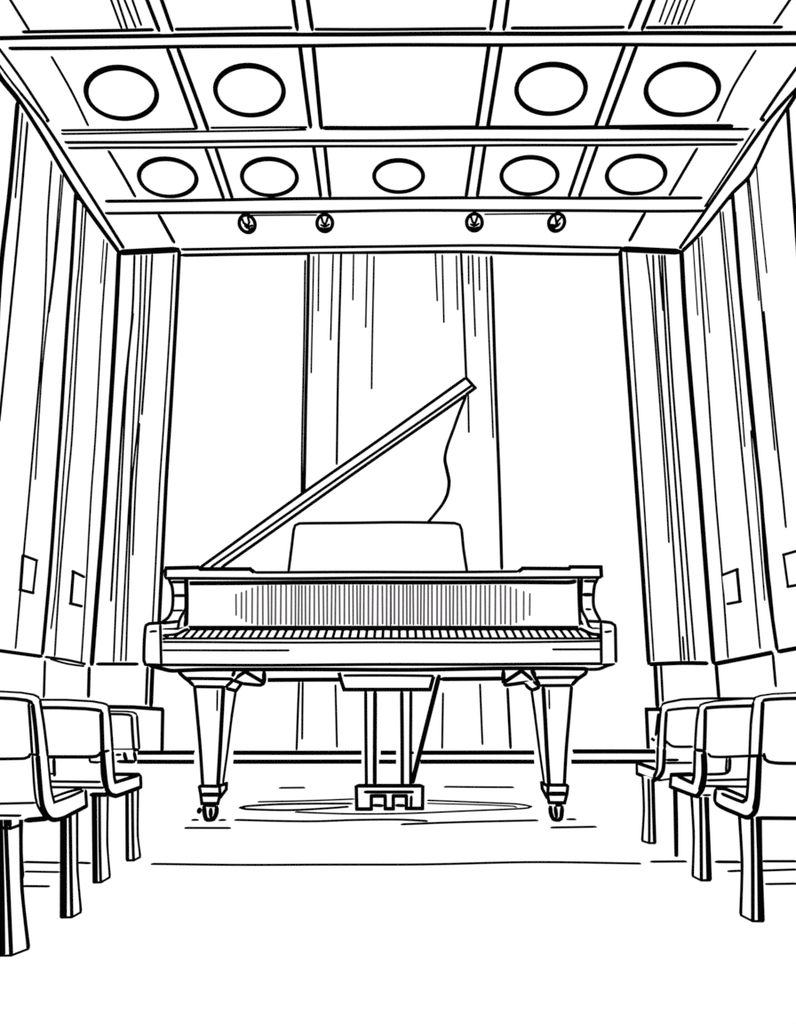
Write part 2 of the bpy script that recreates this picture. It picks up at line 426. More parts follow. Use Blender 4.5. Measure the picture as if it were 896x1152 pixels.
# ------------------------------------------------------------------ ceiling lights and spotlights
PLt = PZ(ZC - .015)
lights = [((136.6, 104.5), 40, 28.3, 7, 'outermost left of the front row'), ((280.8, 101.5), 38.5, 27.6, 4, 'second from the left in the front row'),
    ((620.3, 100), 39, 27.4, -4, 'third from the left in the front row'), ((768, 100.5), 41, 28, -5, 'outermost right of the front row'),
    ((188.8, 199.6), 32.5, 20.8, 6, 'outermost left of the back row'), ((303.3, 199), 31, 20.3, 3, 'second from the left in the back row'),
    ((448.7, 198), 27.6, 17.6, 0, 'middle and smallest of the back row'), ((596, 197.4), 31.6, 20.5, -2, 'second from the right in the back row'),
    ((716, 196.4), 33, 20.8, -5, 'outermost right of the back row')]
for (cx, cy), a, c, ang, where in lights:
    q = math.radians(ang)
    el = []
    for k in range(40):
        t = k * math.tau / 40
        ex, ey = a * math.cos(t), c * math.sin(t)
        el.append((cx + ex * math.cos(q) - ey * math.sin(q), cy + ex * math.sin(q) + ey * math.cos(q)))
    ctr = at(cx, cy, PLt)
    root = thing('ceiling_light', 'round white ceiling light in a grid cell, ' + where, 'ceiling light', (ctr.x, ctr.y, ZC), 'round ceiling lights')
    m = MB(); m.prism([at(x, y, PLt) for x, y in el], (0, 0, .015)); m.build('diffuser', root)
    m = MB(); m.line(el, PLt, 4.2 if cy < 150 else 3.6, closed=True); r = m.build('rim', root); r['label'] = 'black rim'

Y0 = 3.35; P = PY(Y0)
def ell(cx, cy, a, c, ang, n=28):
    q = math.radians(ang); out = []
    for k in range(n):
        t = k * math.tau / n; ex, ey = a * math.cos(t), c * math.sin(t)
        out.append((cx + ex * math.cos(q) - ey * math.sin(q), cy + ex * math.sin(q) + ey * math.cos(q)))
    return out
spots = [((278.2, 251.8), 8.6, 10, -30, 1, 'leftmost spotlight under the ceiling edge, angled right'), ((365.6, 251), 8.8, 9.4, 0, 0, 'spotlight second from the left under the ceiling edge'),
         ((534, 250.2), 8.8, 9.4, 0, 0, 'spotlight third from the left under the ceiling edge'), ((626.6, 250.3), 8.6, 10, 30, -1, 'rightmost spotlight under the ceiling edge, angled left')]
for (cx, cy), a, c, ang, s, lab in spots:
    ctr = at(cx, 238, P)
    root = thing('spotlight', lab, 'spotlight', (ctr.x, Y0 + .04, ZC), 'small spotlights along the ceiling edge')
    m = MB(); e = ell(cx, cy, a, c, ang)
    f = [at(x, y, P) for x, y in e]
    m.loft([f, [p + Vector((0, .07, .01)) for p in f]])
    m.line(e, P, 3.2, closed=True)
    dx, dy = math.sin(math.radians(-ang)), math.cos(math.radians(-ang))
    m.line([(cx + 6.3*dx - 6*dy, cy + 6.3*dy - 1), (cx + 7.3*dx, cy + 7.3*dy), (cx + 6.3*dx + 6*dy, cy + 6.3*dy - 1)], P, 2.6)
    m.build('housing', root)
    P2 = PY(Y0 - .006)
    m = MB(); e2 = ell(cx, cy - .3, a * .68, c * .68, ang)
    m.prism([at(x, y, P2) for x, y in e2], (0, .01, 0))
    for px, w in [([(cx - 5 + s*2, cy + 1.8 - s*.5), (cx - s, cy + 4.2), (cx + 5.5 + s*1.4, cy + 1 + s*.6)], 1.8)]:
        m.line(px, P2, w)
    m.build('lens', root)
    P3 = PY(Y0 - .01)
    m = MB()
    m.line([(cx - 4 - s*2.4, cy - 7), (cx - 2.2 - s*1.6, cy - 1), (cx + .3 + s*.6, cy + 2.2), (cx + 2 + s*.4, cy - 2), (cx + 3.6 - s*2.8, cy - 7)], P3, 1.9, smooth=False, wob=0)
    top = at(cx - s * 4, cy - 9, P)
    m.box(top.x - .012, top.x + .012, Y0 + .01, Y0 + .03, top.z - .02, ZC)
    m.build('bracket', root)
# ------------------------------------------------------------------ grand piano
root = thing('grand_piano', 'white grand piano with raised lid standing centre stage in front of the backdrop', 'piano', (0, 2.95, 0))
def front(name, poly, Y, d, lines=(), parent=root, label=None, wob=.2, mat=0):
    P = PY(Y); m = MB()
    m.prism([at(x, y, P) for x, y in poly], (0, d, 0), mat)
    for ln in lines:
        m.line(ln[0], P, ln[1], mat=ln[2] if len(ln) > 2 else 1, wob=wob, smooth=ln[3] if len(ln) > 3 else None)
    o = m.build(name, parent)
    if label: o['label'] = label
    return o
# case (bent side) behind the front
m = MB()
X0, X1 = at(205, 660, PY(2.83)).x, at(660, 660, PY(2.83)).x
out = [(X0, 2.84), (X1, 2.84), (X1, 3.0), (X1 - .08, 3.2), (X1 - .35, 3.38), (X1 - .62, 3.5), (X1 - .85, 3.62), (X0 + .35, 3.68), (X0 + .08, 3.62), (X0, 3.45)]
zb, zt = .74, 1.02
m.loft([[Vector((x, y, zb)) for x, y in out], [Vector((x, y, zt)) for x, y in out]])
m.tube([Vector((x, y, zt - .001)) for x, y in out], 1.5, closed=True); m.tube([Vector((x, y, zb)) for x, y in out], 1.5, closed=True)
m.build('case', root)
# key slip and moulding
front('key_slip', [(181, 721.8), (677, 721), (677, 747.5), (181, 748)], 2.62, .22, [
    ([(183, 722.2), (330, 722.6), (550, 722.4), (640, 721.8), (676, 721.2)], 1.9), ([(183, 731.6), (250, 731.4), (326, 731.4)], 1.7), ([(621.5, 730.6), (676, 730.4)], 1.8),
    ([(166, 748), (300, 748), (450, 747.4), (692, 746.6)], 2.7)])
front('moulding', [(164, 748), (692, 746.5), (684, 749), (674, 753), (300, 754), (196, 755), (180, 752.5)], 2.625, .2, [
    ([(168, 748.6), (180, 751.6), (192, 754.4), (202, 754.2), (232, 753), (305, 753), (450, 753.4), (560, 752), (662, 752.2)], 3.8),
    ([(661, 753), (674, 752.6), (684, 748.6), (692, 746.6)], 3)])
# cheek blocks
lc = [(181.8, 700.8), (167, 701.5), (164.4, 703.5), (162.6, 718.8), (162.2, 744.7), (164.2, 748), (181.3, 748)]
front('cheek_block', lc, 2.605, .012, [([(184, 700.6), (167.5, 701.7), (164.2, 703.7), (162.6, 718.8), (162.2, 743), (164, 747.6), (181, 748)], 3), ([(180.4, 702), (181.3, 748)], 2.6), ([(168.4, 711), (172, 710.2), (176.8, 710.2)], 2)])
rc = [(676.8, 699.8), (688.5, 700.7), (692.8, 704.5), (693.6, 745.7), (676.8, 746.4)]
front('cheek_block', rc, 2.605, .012, [([(674, 699), (688, 700.6), (692.2, 703.5), (692.8, 710), (693.6, 745.5)], 3), ([(676.4, 700.3), (676.7, 746.4)], 2.8), ([(680.2, 711), (684, 710.8), (688.6, 710)], 2)])
# curved arms
front('arm', [(189.3, 650), (193.5, 658.5), (194.8, 670), (193.8, 687), (189.3, 695.3), (181, 701), (182, 709), (194.3, 709.5), (200, 707.5), (211.5, 706.5), (212, 650)], 2.75, .016, [
    ([(189.3, 651), (193.3, 658.5), (194.8, 670), (193.8, 686), (189.3, 695), (181.5, 700.6)], 3), ([(208.6, 651), (208.9, 684), (205, 691), (201.2, 698.7), (200, 706.5), (194.3, 709), (182.6, 708.2)], 2.8),
    ([(192.7, 654.8), (208.6, 654.8)], 2.8), ([(195, 670), (209, 670)], 3), ([(194.3, 687), (206, 686.6)], 1.8), ([(182.6, 701.2), (201, 699)], 3),
    ([(182.6, 708.6), (199, 708)], 3), ([(210.2, 651), (210.6, 680), (210, 704)], 3.2), ([(209, 690), (209.6, 697), (208, 705)], 4)])
front('arm', [(673.8, 649), (669.7, 656.8), (668, 670), (668.8, 683.6), (676.8, 698.7), (676.8, 709), (667, 708.6), (651.4, 706), (650, 650)], 2.75, .016, [
    ([(673.8, 650), (669.7, 656.8), (668, 670), (668.8, 683.6), (676.4, 698.7)], 3), ([(654.8, 650), (654.2, 675), (655.4, 687), (660.5, 697), (662.5, 703.5), (667, 707.6), (676.4, 708)], 2.8),
    ([(657, 653.8), (671.3, 653.8)], 2.8), ([(655.5, 669), (667.5, 669)], 3.6), ([(658.8, 685.3), (665.5, 685.6)], 2), ([(660.5, 698.7), (677, 699.5)], 2.8), ([(666, 707.8), (676, 708.2)], 3.6), ([(651.2, 651), (652, 680), (653.2, 704)], 3), ([(653.6, 698), (655, 705.6)], 4.4)])
# fallboard with fine ribbing
hx = [250 + x / 4.48 for x in (70, 98, 122, 152, 180, 205, 232, 250, 270, 297, 323, 350, 370, 387, 402, 420, 442, 465, 487, 510, 530, 553, 572, 592, 617, 640, 660, 680, 697, 715, 738, 760, 785, 808, 830, 850)]
hx += [440 + x / 4.48 for x in (0, 18, 40, 62, 80, 97, 112, 135, 152, 168, 188, 207, 233, 255, 278, 297, 315, 335, 355, 378, 403, 430, 452, 475, 498, 527, 553, 577, 603, 632, 670, 701)]
hl = []
for x in hx:
    e = min(x - 265.6, 596.5 - x)
    k = max(0, 1 - max(0, e) / 28)
    hl.append(([(x, 657.5 + 9.5 * k + random.random()), (x + random.uniform(-.3, .3), 704 - 10.5 * k * k - random.random() * 1.5)], 1.25, 2))
front('fallboard', [(209, 651), (654, 650.5), (654, 711), (209, 711)], 2.772, .03, [
    ([(211, 656.2), (300, 655.6), (560, 655), (640, 655.4), (649, 653.8)], 4.2),
    ([(209.8, 651), (210, 680), (209.6, 706)], 3.4), ([(651.4, 651), (652, 680), (653.2, 705)], 3.2), ([(208.6, 688), (209, 697), (208, 705)], 4.4), ([(654, 699), (655.4, 706)], 5)] + hl)
# top rail / front of the closed lid section
front('top_rail', [(186, 638.8), (222.8, 638.2), (225.3, 640), (281.4, 640), (286.4, 643.8), (450, 644), (583.4, 643), (588.5, 639.2), (640.4, 639.7), (642, 637.4), (676.6, 637.9), (677, 649.5), (450, 650.3), (186, 650.6)], 2.66, .16, [
    ([(186, 639.2), (222.8, 638.4), (226, 640.2), (281.4, 640.2), (286.4, 644)], 3.8, 1, False), ([(286.4, 644), (450, 643.8), (583.4, 643.2)], 2.6), ([(583.4, 643.2), (588.5, 639.4), (640.4, 639.8), (642, 637.8), (676.4, 637.9), (677, 649.6)], 3.6, 1, False),
    ([(186.2, 639), (186.2, 650.4)], 3.2), ([(186, 650.6), (305, 650.6), (450, 650), (560, 649.8), (677, 649.6)], 2.9)])
# key blocks at the two ends of the keyboard
front('key_block', [(182, 708.5), (200, 709), (210.5, 704.5), (212, 707.5), (200, 713.4), (190, 716), (186, 721), (182, 721)], 2.675, .015, [([(183, 715), (192, 714.6), (200, 713.2), (206, 710), (212, 707.4)], 3), ([(183, 718.6), (186, 719)], 4)])
front('key_block', [(676.8, 708), (667, 708), (655, 703), (652, 706), (660, 710.5), (667, 713.6), (671, 716), (673, 720.5), (676.8, 720.5)], 2.675, .015, [([(652, 706.6), (658, 709.6), (667, 713.4), (676, 714)], 3.2), ([(667, 715.4), (676, 719)], 2.2)])
# keyboard: 52 white keys, 36 black keys
Yk0, Yk1 = 2.645, 2.76
zf, zk = at(450, 718.2, PY(Yk0)).z, at(450, 706.5, PY(Yk1)).z
xa, xb = at(186.5, 719, PY(Yk0)).x, at(675, 719, PY(Yk0)).x
pitch = (xb - xa) / 52
kz = lambda Y: zf + (zk - zf) * (Y - Yk0) / (Yk1 - Yk0)
m = MB()
m.prism([Vector((xa, Yk0 + .005, zf - .021)), Vector((xb, Yk0 + .005, zf - .021)), Vector((xb, Yk1, zk - .021)), Vector((xa, Yk1, zk - .021))], (0, 0, -.02))
kb = m.build('keyboard', root)
proto = None
for i in range(52):
    x0 = xa + i * pitch
    if proto is None:
        m = MB(); x1 = x0 + pitch
        q = [Vector((x0, Yk0, zf)), Vector((x1, Yk0, zf)), Vector((x1, Yk1, zk)), Vector((x0, Yk1, zk))]
        m.prism(q, (0, 0, -.02))
        m.tube([q[0], q[0].lerp(q[3], .45), q[3]], 2.6, taper=False); m.tube([q[1], q[1].lerp(q[2], .45), q[2]], 2.6, taper=False); m.tube([q[0], q[1]], 2.0, taper=False); m.tube([q[0].lerp(q[3], .8), q[1].lerp(q[2], .8)], 2.6, taper=False)
        m.tube([q[3], q[2]], 4.5, taper=False)
        proto = m.build('white_key', kb); bpx = x0
    else:
        k = proto.copy(); C.objects.link(k); k.parent = kb; k.location.x = x0 - bpx
bk = None; n = 0
for i in range(51):
    if (i + 5) % 7 in (2, 6): continue
    xm = xa + (i + 1) * pitch
    if bk is None:
        m = MB(); h = pitch * .3; ya = Yk0 + .72 * (Yk1 - Yk0)
        q = [Vector((xm - h, ya, kz(ya) - .004)), Vector((xm + h, ya, kz(ya) - .004)), Vector((xm + h, Yk1, zk - .004)), Vector((xm - h, Yk1, zk - .004))]
        m.prism(q, (0, 0, .012), 1)
        bk = m.build('black_key', kb); bk['label'] = 'black key'; bx0 = xm
    else:
        k = bk.copy(); C.objects.link(k); k.parent = kb; k.location.x = xm - bx0
# black felt strip behind the keys
m = MB(); P = PY(2.765)
m.prism([at(x, y, P) for x, y in ((210, 705.6), (300, 705.2), (560, 705.4), (640, 705), (652, 707), (652, 711.5), (210, 711.5))], (0, .008, 0), 1)
o = m.build('felt_strip', root); o['label'] = 'black strip behind the keys'
# underside rail
front('under_rail', [(296, 754), (567, 752.5), (567, 764), (296, 765)], 2.86, .04, [([(298, 765), (384, 764.8)], 4), ([(496, 764), (566, 763.4)], 4)])
# music desk
front('music_desk', [(324.8, 646), (330.2, 596), (332, 591), (337, 588.3), (514, 588.3), (518.5, 591), (520.2, 596), (526.5, 646)], 2.78, .015, [
    ([(324.8, 643), (328, 617), (330.4, 596), (332, 591), (337, 588.6), (400, 588), (450, 587.6), (512, 588.6), (517.5, 590.5), (519.6, 596), (522, 618), (526, 643)], 2.7)])
# raised lid: the sheet running back to its curved edge, and its front batten
m = MB()
wave = [(524.5, 444.5, 2.82), (516, 466, 2.9), (510, 483, 2.98), (503.5, 501, 3.06), (500.6, 516, 3.14), (503, 529, 3.22), (505.4, 542, 3.3), (503.6, 555, 3.38), (498.4, 566, 3.46), (490, 577, 3.54), (480, 588.5, 3.62), (470, 597, 3.66)]
W = [at(x, y, PY(Y)) for x, y, Y in wave]
hf, hb = at(248, 638, PY(2.82)), None
hb = Vector((hf.x, 3.62, hf.z))
fr = [hf.lerp(W[0], t / 11) for t in range(12)]
n = len(W)
rowsA = []
for i in range(n):           # from the front edge round to the back edge, every row runs to the hinge side
    t = i / (n - 1); base = hf.lerp(hb, t)
    rowsA.append([base.lerp(W[i], s / 8) for s in range(9)])
th = Vector((0.006, 0, .012))
ids = [m.add(r) for r in rowsA]; ids2 = [m.add([p + th * 1.0 for p in r]) for r in rowsA]
for A in (ids, ids2):
    for r0, r1 in zip(A, A[1:]):
        for i in range(8): m.face([r0[i], r0[i + 1], r1[i + 1], r1[i]])
rim = lambda A: A[0] + [r[-1] for r in A[1:]] + A[-1][::-1][1:] + [r[0] for r in A[::-1]][1:-1]
ra, rb = rim(ids), rim(ids2)
for i in range(len(ra)):
    j = (i + 1) % len(ra); m.face([ra[i], ra[j], rb[j], rb[i]])
ws = [Vector(p) for p in wave]
m.tube([at(q.x, q.y, PY(q.z)) for q in resample3(ws)], 3.6)
lid = m.build('lid', root)
front('lid_edge', [(224, 639.5), (525, 425), (534.8, 436.4), (524, 444.4), (248.5, 639.5)], 2.79, .03, [
    ([(225.4, 638.4), (340.6, 555.5), (430, 492.5), (525, 425)], 2.9), ([(237, 638.4), (320, 580.5), (430, 504), (531.5, 433.4)], 2.5), ([(249, 638.6), (330, 581), (420, 517.5), (525, 444)], 3),
    ([(524.6, 425), (535, 436.4), (524.6, 444)], 3, 1, False)], parent=lid)

# front legs
def column(m, cols, Ya, Yc, ws):
    """cols: three columns a (outer front edge), b (corner edge), c (edge of the visible side), each a px polyline"""
    n = len(cols[0]); rings = []
    for i in range(n):
        a, bb, c = at(*cols[0][i], PY(Ya)), at(*cols[1][i], PY(Ya)), at(*cols[2][i], PY(Yc))
        rings.append([a, bb, c, a + c - bb])
    m.loft(rings)
    for k, w in enumerate(ws):
        if w: m.line(cols[k], PY(Ya if k < 2 else Yc), w, wob=0)
    return rings
def leg(cap, cap_lines, brk, brk_lines, foot_q, foot_lines, cols, shaft_lines, cuff, cuff_lines, cside, caster, caster_lines, extra):
    m = MB(); column(m, cols, 2.74, 2.80, (3.2, 4, 3))
    for px, w in shaft_lines: m.line(px, PY(2.74), w)
    lg = m.build('leg', root)
    front('leg_head', cap, 2.70, .16, cap_lines, parent=lg, label='flared top of the leg')
    front('leg_bracket', brk, 2.78, .06, brk_lines, parent=lg, wob=0)
    front('bracket_foot', foot_q, 2.76, .02, foot_lines, parent=lg, wob=0)
    P, P2 = PY(2.735), PY(2.81); m = MB()
    m.prism([at(x, y, P) for x, y in cuff], (0, .05, 0))
    m.face(m.add([at(x, y, P2 if k in (1, 2) else P) for k, (x, y) in enumerate(cside)]))
    for px, w in cuff_lines: m.line(px, P, w, smooth=False, wob=0)
    m.line(cside, P, 3, smooth=False, wob=0)
    m.build('leg_cuff', lg)
    front('caster', caster, 2.742, .02, caster_lines, parent=lg, wob=0)
    if extra: front('caster_brake', ell(*extra, 2.6, 3.4, 0, 12), 2.75, .01, [], parent=lg, mat=1, label='small black caster brake')
leg([(200.5, 754), (264, 754), (261, 763), (254, 772.6), (218, 772.6), (207, 762.5)],
    [([(200.5, 755.4), (207.3, 762), (213, 766.5), (218.5, 772.3)], 3.4), ([(208, 763.2), (262, 763.6)], 3), ([(218.5, 772.4), (253.5, 772.8)], 3), ([(264.4, 754.5), (261.5, 761)], 4), ([(263.2, 764.4), (259, 768.6), (254, 772.6)], 3.2)],
    [(262, 753.5), (298, 753.5), (298, 770.5), (272.4, 768.6), (262, 765.4)],
    [([(262.5, 764.6), (276, 755.6), (296.5, 767.7)], 3.6, 1, False), ([(297.2, 754.5), (297.4, 769)], 4.4), ([(272.4, 769), (293, 770.8), (298, 769)], 3.2)],
    [(262, 765), (272.4, 768.6), (265.6, 777.5), (252.7, 774), (255, 771)], [([(262, 765), (272.2, 768.8), (265.6, 777.2), (253, 774)], 3.2, 1, False)],
    [[(219, 772), (222.6, 810), (225.4, 842), (228.2, 884)], [(251.5, 773), (249.5, 810), (247.8, 842), (245.4, 884)], [(265, 777.5), (260, 810), (256, 842), (250.4, 882)]],
    [([(244.7, 776), (244.4, 800)], 1.4)],
    [(223.8, 884), (246.6, 884.4), (247.6, 894), (245.3, 904), (227, 904), (225, 894)],
    [([(224, 884.2), (246.8, 884.6)], 3), ([(224.2, 884), (226, 894), (227.2, 904), (245.2, 904), (247.6, 894), (247.2, 884)], 3), ([(226, 894), (248, 894)], 4)],
    [(247.4, 884), (255, 881.4), (254.6, 888), (247.6, 897.5)],
    [(229, 905), (231, 920.6), (235.5, 924.2), (241.5, 920.6), (244.8, 911), (243.6, 905)],
    [([(229.6, 906.4), (230.2, 914), (231.8, 921), (235.6, 923.4), (240.6, 921), (243.8, 914), (243.6, 906.6)], 4.4), ([(237.2, 908.8), (237.2, 920)], 4), ([(229, 905.6), (243.6, 906.4)], 3.2)], (223.9, 912.4))
leg([(598, 753), (661.4, 753), (658.7, 758), (650.8, 763.4), (643.4, 771.4), (607.8, 771.6), (602, 762)],
    [([(661.2, 753.4), (658.7, 758), (650.8, 763.4), (643.4, 771.2)], 3.6), ([(603, 762.4), (652, 762)], 3), ([(607.8, 771.4), (643.4, 771.2)], 3), ([(598, 754), (602.3, 762), (607.8, 771.4)], 3.6), ([(601, 754), (603, 760)], 2)],
    [(565.6, 753), (602, 753), (605, 767), (595.5, 768), (567, 771)],
    [([(566.7, 754), (566.4, 769)], 4.6), ([(566.9, 768), (587, 754.6), (607, 771)], 3.8, 1, False), ([(566.4, 769.8), (569, 770.8), (595.5, 767.2)], 3.4)],
    [(591.2, 768), (600, 766), (608, 773), (598.6, 776.3)], [([(591, 769), (594, 773), (598.6, 776.2), (607.8, 773)], 3.4), ([(600, 766.6), (607.6, 772.4)], 3)],
    [[(643.4, 772), (640.4, 808), (637.5, 842), (635.2, 883)], [(611.5, 773), (613.6, 808), (615.4, 842), (618, 883)], [(598.6, 776.5), (603, 808), (607.4, 842), (613, 881)]],
    [([(618, 775.7), (618.5, 797.8)], 1.4)],
    [(617.2, 883), (639.5, 883), (638.2, 892.8), (635.8, 903.2), (617.4, 903.2), (616, 894)],
    [([(617.4, 883.2), (639.5, 883.2)], 3), ([(617.2, 883.4), (616.4, 894), (618, 903), (635.6, 903.2), (638.2, 892.8), (639.2, 883.4)], 3), ([(616, 893), (638.2, 893)], 4)],
    [(616.6, 884), (609.6, 880.6), (610.4, 887.3), (616, 898)],
    [(618.8, 905), (619, 913.7), (622, 921.6), (627.6, 924.2), (632, 921), (633.4, 911), (633.4, 905)],
    [([(619.6, 906.4), (619.8, 913.7), (622.6, 921), (627.6, 923.4), (631.4, 920.6), (632.6, 911), (632.8, 906.4)], 4.2), ([(624.9, 907), (626.6, 920)], 3.8), ([(625, 906.2), (632.8, 906)], 2.4)], None)
# pedal lyre
ly = front('pedal_lyre', [(380.5, 755), (488.6, 755), (488.4, 760), (484, 776), (387.2, 776), (383.5, 765)], 2.80, .1, [([(381.6, 756.6), (384, 766), (387.3, 775.8), (484, 775.8), (488, 761)], 3.6, 1, False), ([(386.6, 760), (440, 759.6), (488.4, 760.2)], 2.4)])
for a, c, wa, wc in ((411.6, 422.2, 3, 4), (452.2, 462.5, 3.6, 3)):
    front('lyre_post', [(a, 776), (c, 776), (c, 885), (a + .6, 885)], 2.83, .03, [([(a, 777), (a + .6, 884)], wa), ([(c, 777), (c, 884)], wc)], parent=ly)
box = [(401, 883.8), (401.6, 910.2), (418, 910.2), (418, 895.4), (433.5, 895.4), (433.7, 909.8), (442.7, 909.8), (442.7, 895.4), (457.4, 895.4), (457.4, 909.5), (475.6, 909.5), (475.9, 883.8)]
front('pedal_box', box, 2.82, .08, [(box, 3.4, 1, False), ([(401, 884), (475.9, 884)], 3.6), ([(409.6, 891), (466, 891)], 2.8), ([(463, 895), (462.6, 909)], 2.8), ([(418, 895.4), (433.5, 895.4)], 3.6)], parent=ly, wob=0)
for a, c in ((419.5, 431.5), (445, 456)):
    front('pedal', [(a, 903), (c, 903), (c, 908), (a, 908)], 2.86, .05, [([(a, 906), (c, 906.4)], 2.8)], parent=ly, wob=0)
m = MB(); p0, p1 = at(494.6, 759, PY(2.86)), at(463.5, 883, PY(2.86))
m.tube([p0, p0.lerp(p1, .72), p1], 4.8)
o = m.build('lyre_brace', ly); o['label'] = 'thin black diagonal brace'

# ------------------------------------------------------------------ chairs
def chair(label, side, P0, P1, w, up_f, up_r, low, rail_raise, rear_k, lines, legs, low_ink=None, far_legs=(), up_w=2.8, rail_w=3.2):
    """side -1 = left row, +1 = right row; the side profile stands in the upright plane through P0-P1"""
    d = Vector((P1[0] - P0[0], P1[1] - P0[1], 0))
    SP = plane((P0[0], P0[1], 0), (d.y, -d.x, 0))
    root = thing('chair', label, 'chair', (P0[0] + side * w / 2, (P0[1] + P1[1]) / 2, 0), 'chairs in the left row' if side < 0 else 'chairs in the right row')
    F3 = [at(*p, SP) for p in up_f]; R3 = [at(*p, SP) for p in up_r]
    # rear plane of the back: through the rear edge, running sideways
    e = (R3[-1] - R3[0]); nrm = e.cross(Vector((1, 0, 0))).normalized()
    RP = (R3[0], nrm)
    m = MB(); rings = []
    cols = rail_raise
    for s, dz in cols:
        off = Vector((side * w * s, 0, 0)); up = Vector((0, 0, dz))
        ring = []
        nF = len(F3)
        for i, p in enumerate(F3): ring.append(p + off + up * (1 if i == 0 else .0))
        for i, p in enumerate(reversed(R3)): ring.append(p + off + up * (rear_k if i == len(R3) - 1 else .0))
        rings.append(ring)
    m.loft(rings)
    m.line(up_f, SP, 2.6, wob=.1); m.line(up_r, SP, up_w, wob=.1)
    m.tube([r[0] for r in rings], 2.6); m.tube([r[-1] for r in rings], rail_w)
    m.tube([rings[-1][k] for k in list(range(len(rings[-1]))) + [0]], 3)
    for px, wd in lines.get('back', ()): m.line(px, RP, wd, wob=.1)
    m.build('backrest', root)
    m = MB(); L3 = [at(*p, SP) for p in low]
    m.loft([L3, [p + Vector((side * w, 0, 0)) for p in L3]])
    for px, wd in (low_ink if low_ink is not None else [(low, 3)]): m.line(px, SP, wd, wob=.1)
    chain = [L3[-1], L3[-2], L3[-3], L3[-4]]; cy = [low[-1][1], low[-2][1], low[-3][1]]
    def low_at(q):
        k = 0 if q.y < cy[1] else (1 if q.y < cy[2] else 2)
        return at(q.x, q.y, (chain[k], (chain[k + 1] - chain[k]).cross(Vector((1, 0, 0))).normalized()))
    for px, wd in lines.get('low', ()):
        m.tube([low_at(q) for q in resample([Vector(p) for p in px], False, len(px) > 2)], wd)
    sp = len(low) // 2
    if low_ink is None or low_ink:
        m.tube([p + Vector((side * w, 0, 0)) for p in L3], 2.5)
    m.build('seat', root)
    first = None
    for cols_, ws, black, *more in legs:
        m = MB()
        Yb = at(*cols_[1][-1], PF).y; Yc = at(*cols_[2][-1], PF).y
        rg = column(m, cols_, Yb, Yc, ws)
        bot = rg[-1]
        m.tube([bot[0], bot[1], bot[2]], 3, taper=False)
        if black: m.line(black[0], PY(Yb), black[1], wob=0, taper=False)  # black band inks in the shade on one face of the leg
        for px, wd in (more[0] if more else ()): m.line(px, PY(Yb - .003), wd, smooth=False, wob=0)
        o = m.build('leg', root)
        if first is None: first = o
    for dx, dy in far_legs:
        k = first.copy(); C.objects.link(k); k.parent = root; k.location = (dx, dy, 0)
    return root

def legcols(top, mid, bot): return [[top[i], mid[i], bot[i]] for i in range(3)]
RA = [(0, 0), (.012, .006), (.04, .011), (.12, .016), (.35, .021), (1, .024)]
# left row, nearest first
chair('white chair nearest the viewer in the left row, cut by the picture edge', -1, (-.942, 1.70), (-.969, 1.93), .40,
    [(44.3, 787), (48.7, 814), (53.2, 850)], [(36.6, 792), (40, 820), (42.4, 850)],
    [(53.2, 850), (57, 887.6), (60.6, 903.4), (91.6, 890), (95.3, 888.3), (96.8, 907), (79.8, 915.7), (69.4, 920.8), (59, 922), (51.7, 915.7), (47.3, 904), (44.3, 874), (42.4, 850)], RA, .8,
    {'back': [([(32.2, 791), (34.4, 820), (36.4, 848)], 2), ([(-3, 853.6), (15, 853.4), (28, 853), (33, 851), (34.3, 847.4)], 2.8), ([(34, 848), (42, 849.4)], 2.4)],
     'low': [([(36.6, 850), (39, 888), (42.2, 905), (49.6, 918)], 2), ([(-3, 904), (40, 903)], 2.4), ([(28, 923), (55, 920.6)], 5), ([(-3, 917), (23.6, 917.4)], 2.8)]},
    [(legcols([(0.5, 917), (6, 917), (23.2, 918)], [(2.4, 1000), (9.4, 1000), (24.6, 1000.5)], [(3.5, 1076), (12.6, 1075.5), (32, 1068)]), (4.5, 3.2, 3.2), ([(-2, 930), (-1, 1076)], 6), [([(-3, 931), (12, 932), (23, 928)], 2.6), ([(10.6, 919), (11.4, 931)], 3)]),
     (legcols([(69.6, 919), (79, 917), (86.4, 913)], [(69.4, 978), (79.8, 976), (86.8, 980)], [(69.2, 1033), (80.8, 1032.6), (90.8, 1026.8)]), (3, 2.8, 2.8), ([(72.2, 921), (72.2, 1032)], 5.5))],
    [([(42.4, 850), (44.3, 874), (47.3, 904), (51.7, 915.7), (59, 922), (69.4, 920.8), (79.8, 915.7), (96.8, 907), (95.6, 889)], 3.4), ([(53.2, 850), (57, 887.6), (60.6, 903), (77, 897), (93.5, 889.6)], 2), ([(61, 896.4), (76, 891), (92, 887.2)], 1.8)],
    far_legs=[(-.3, 0)])
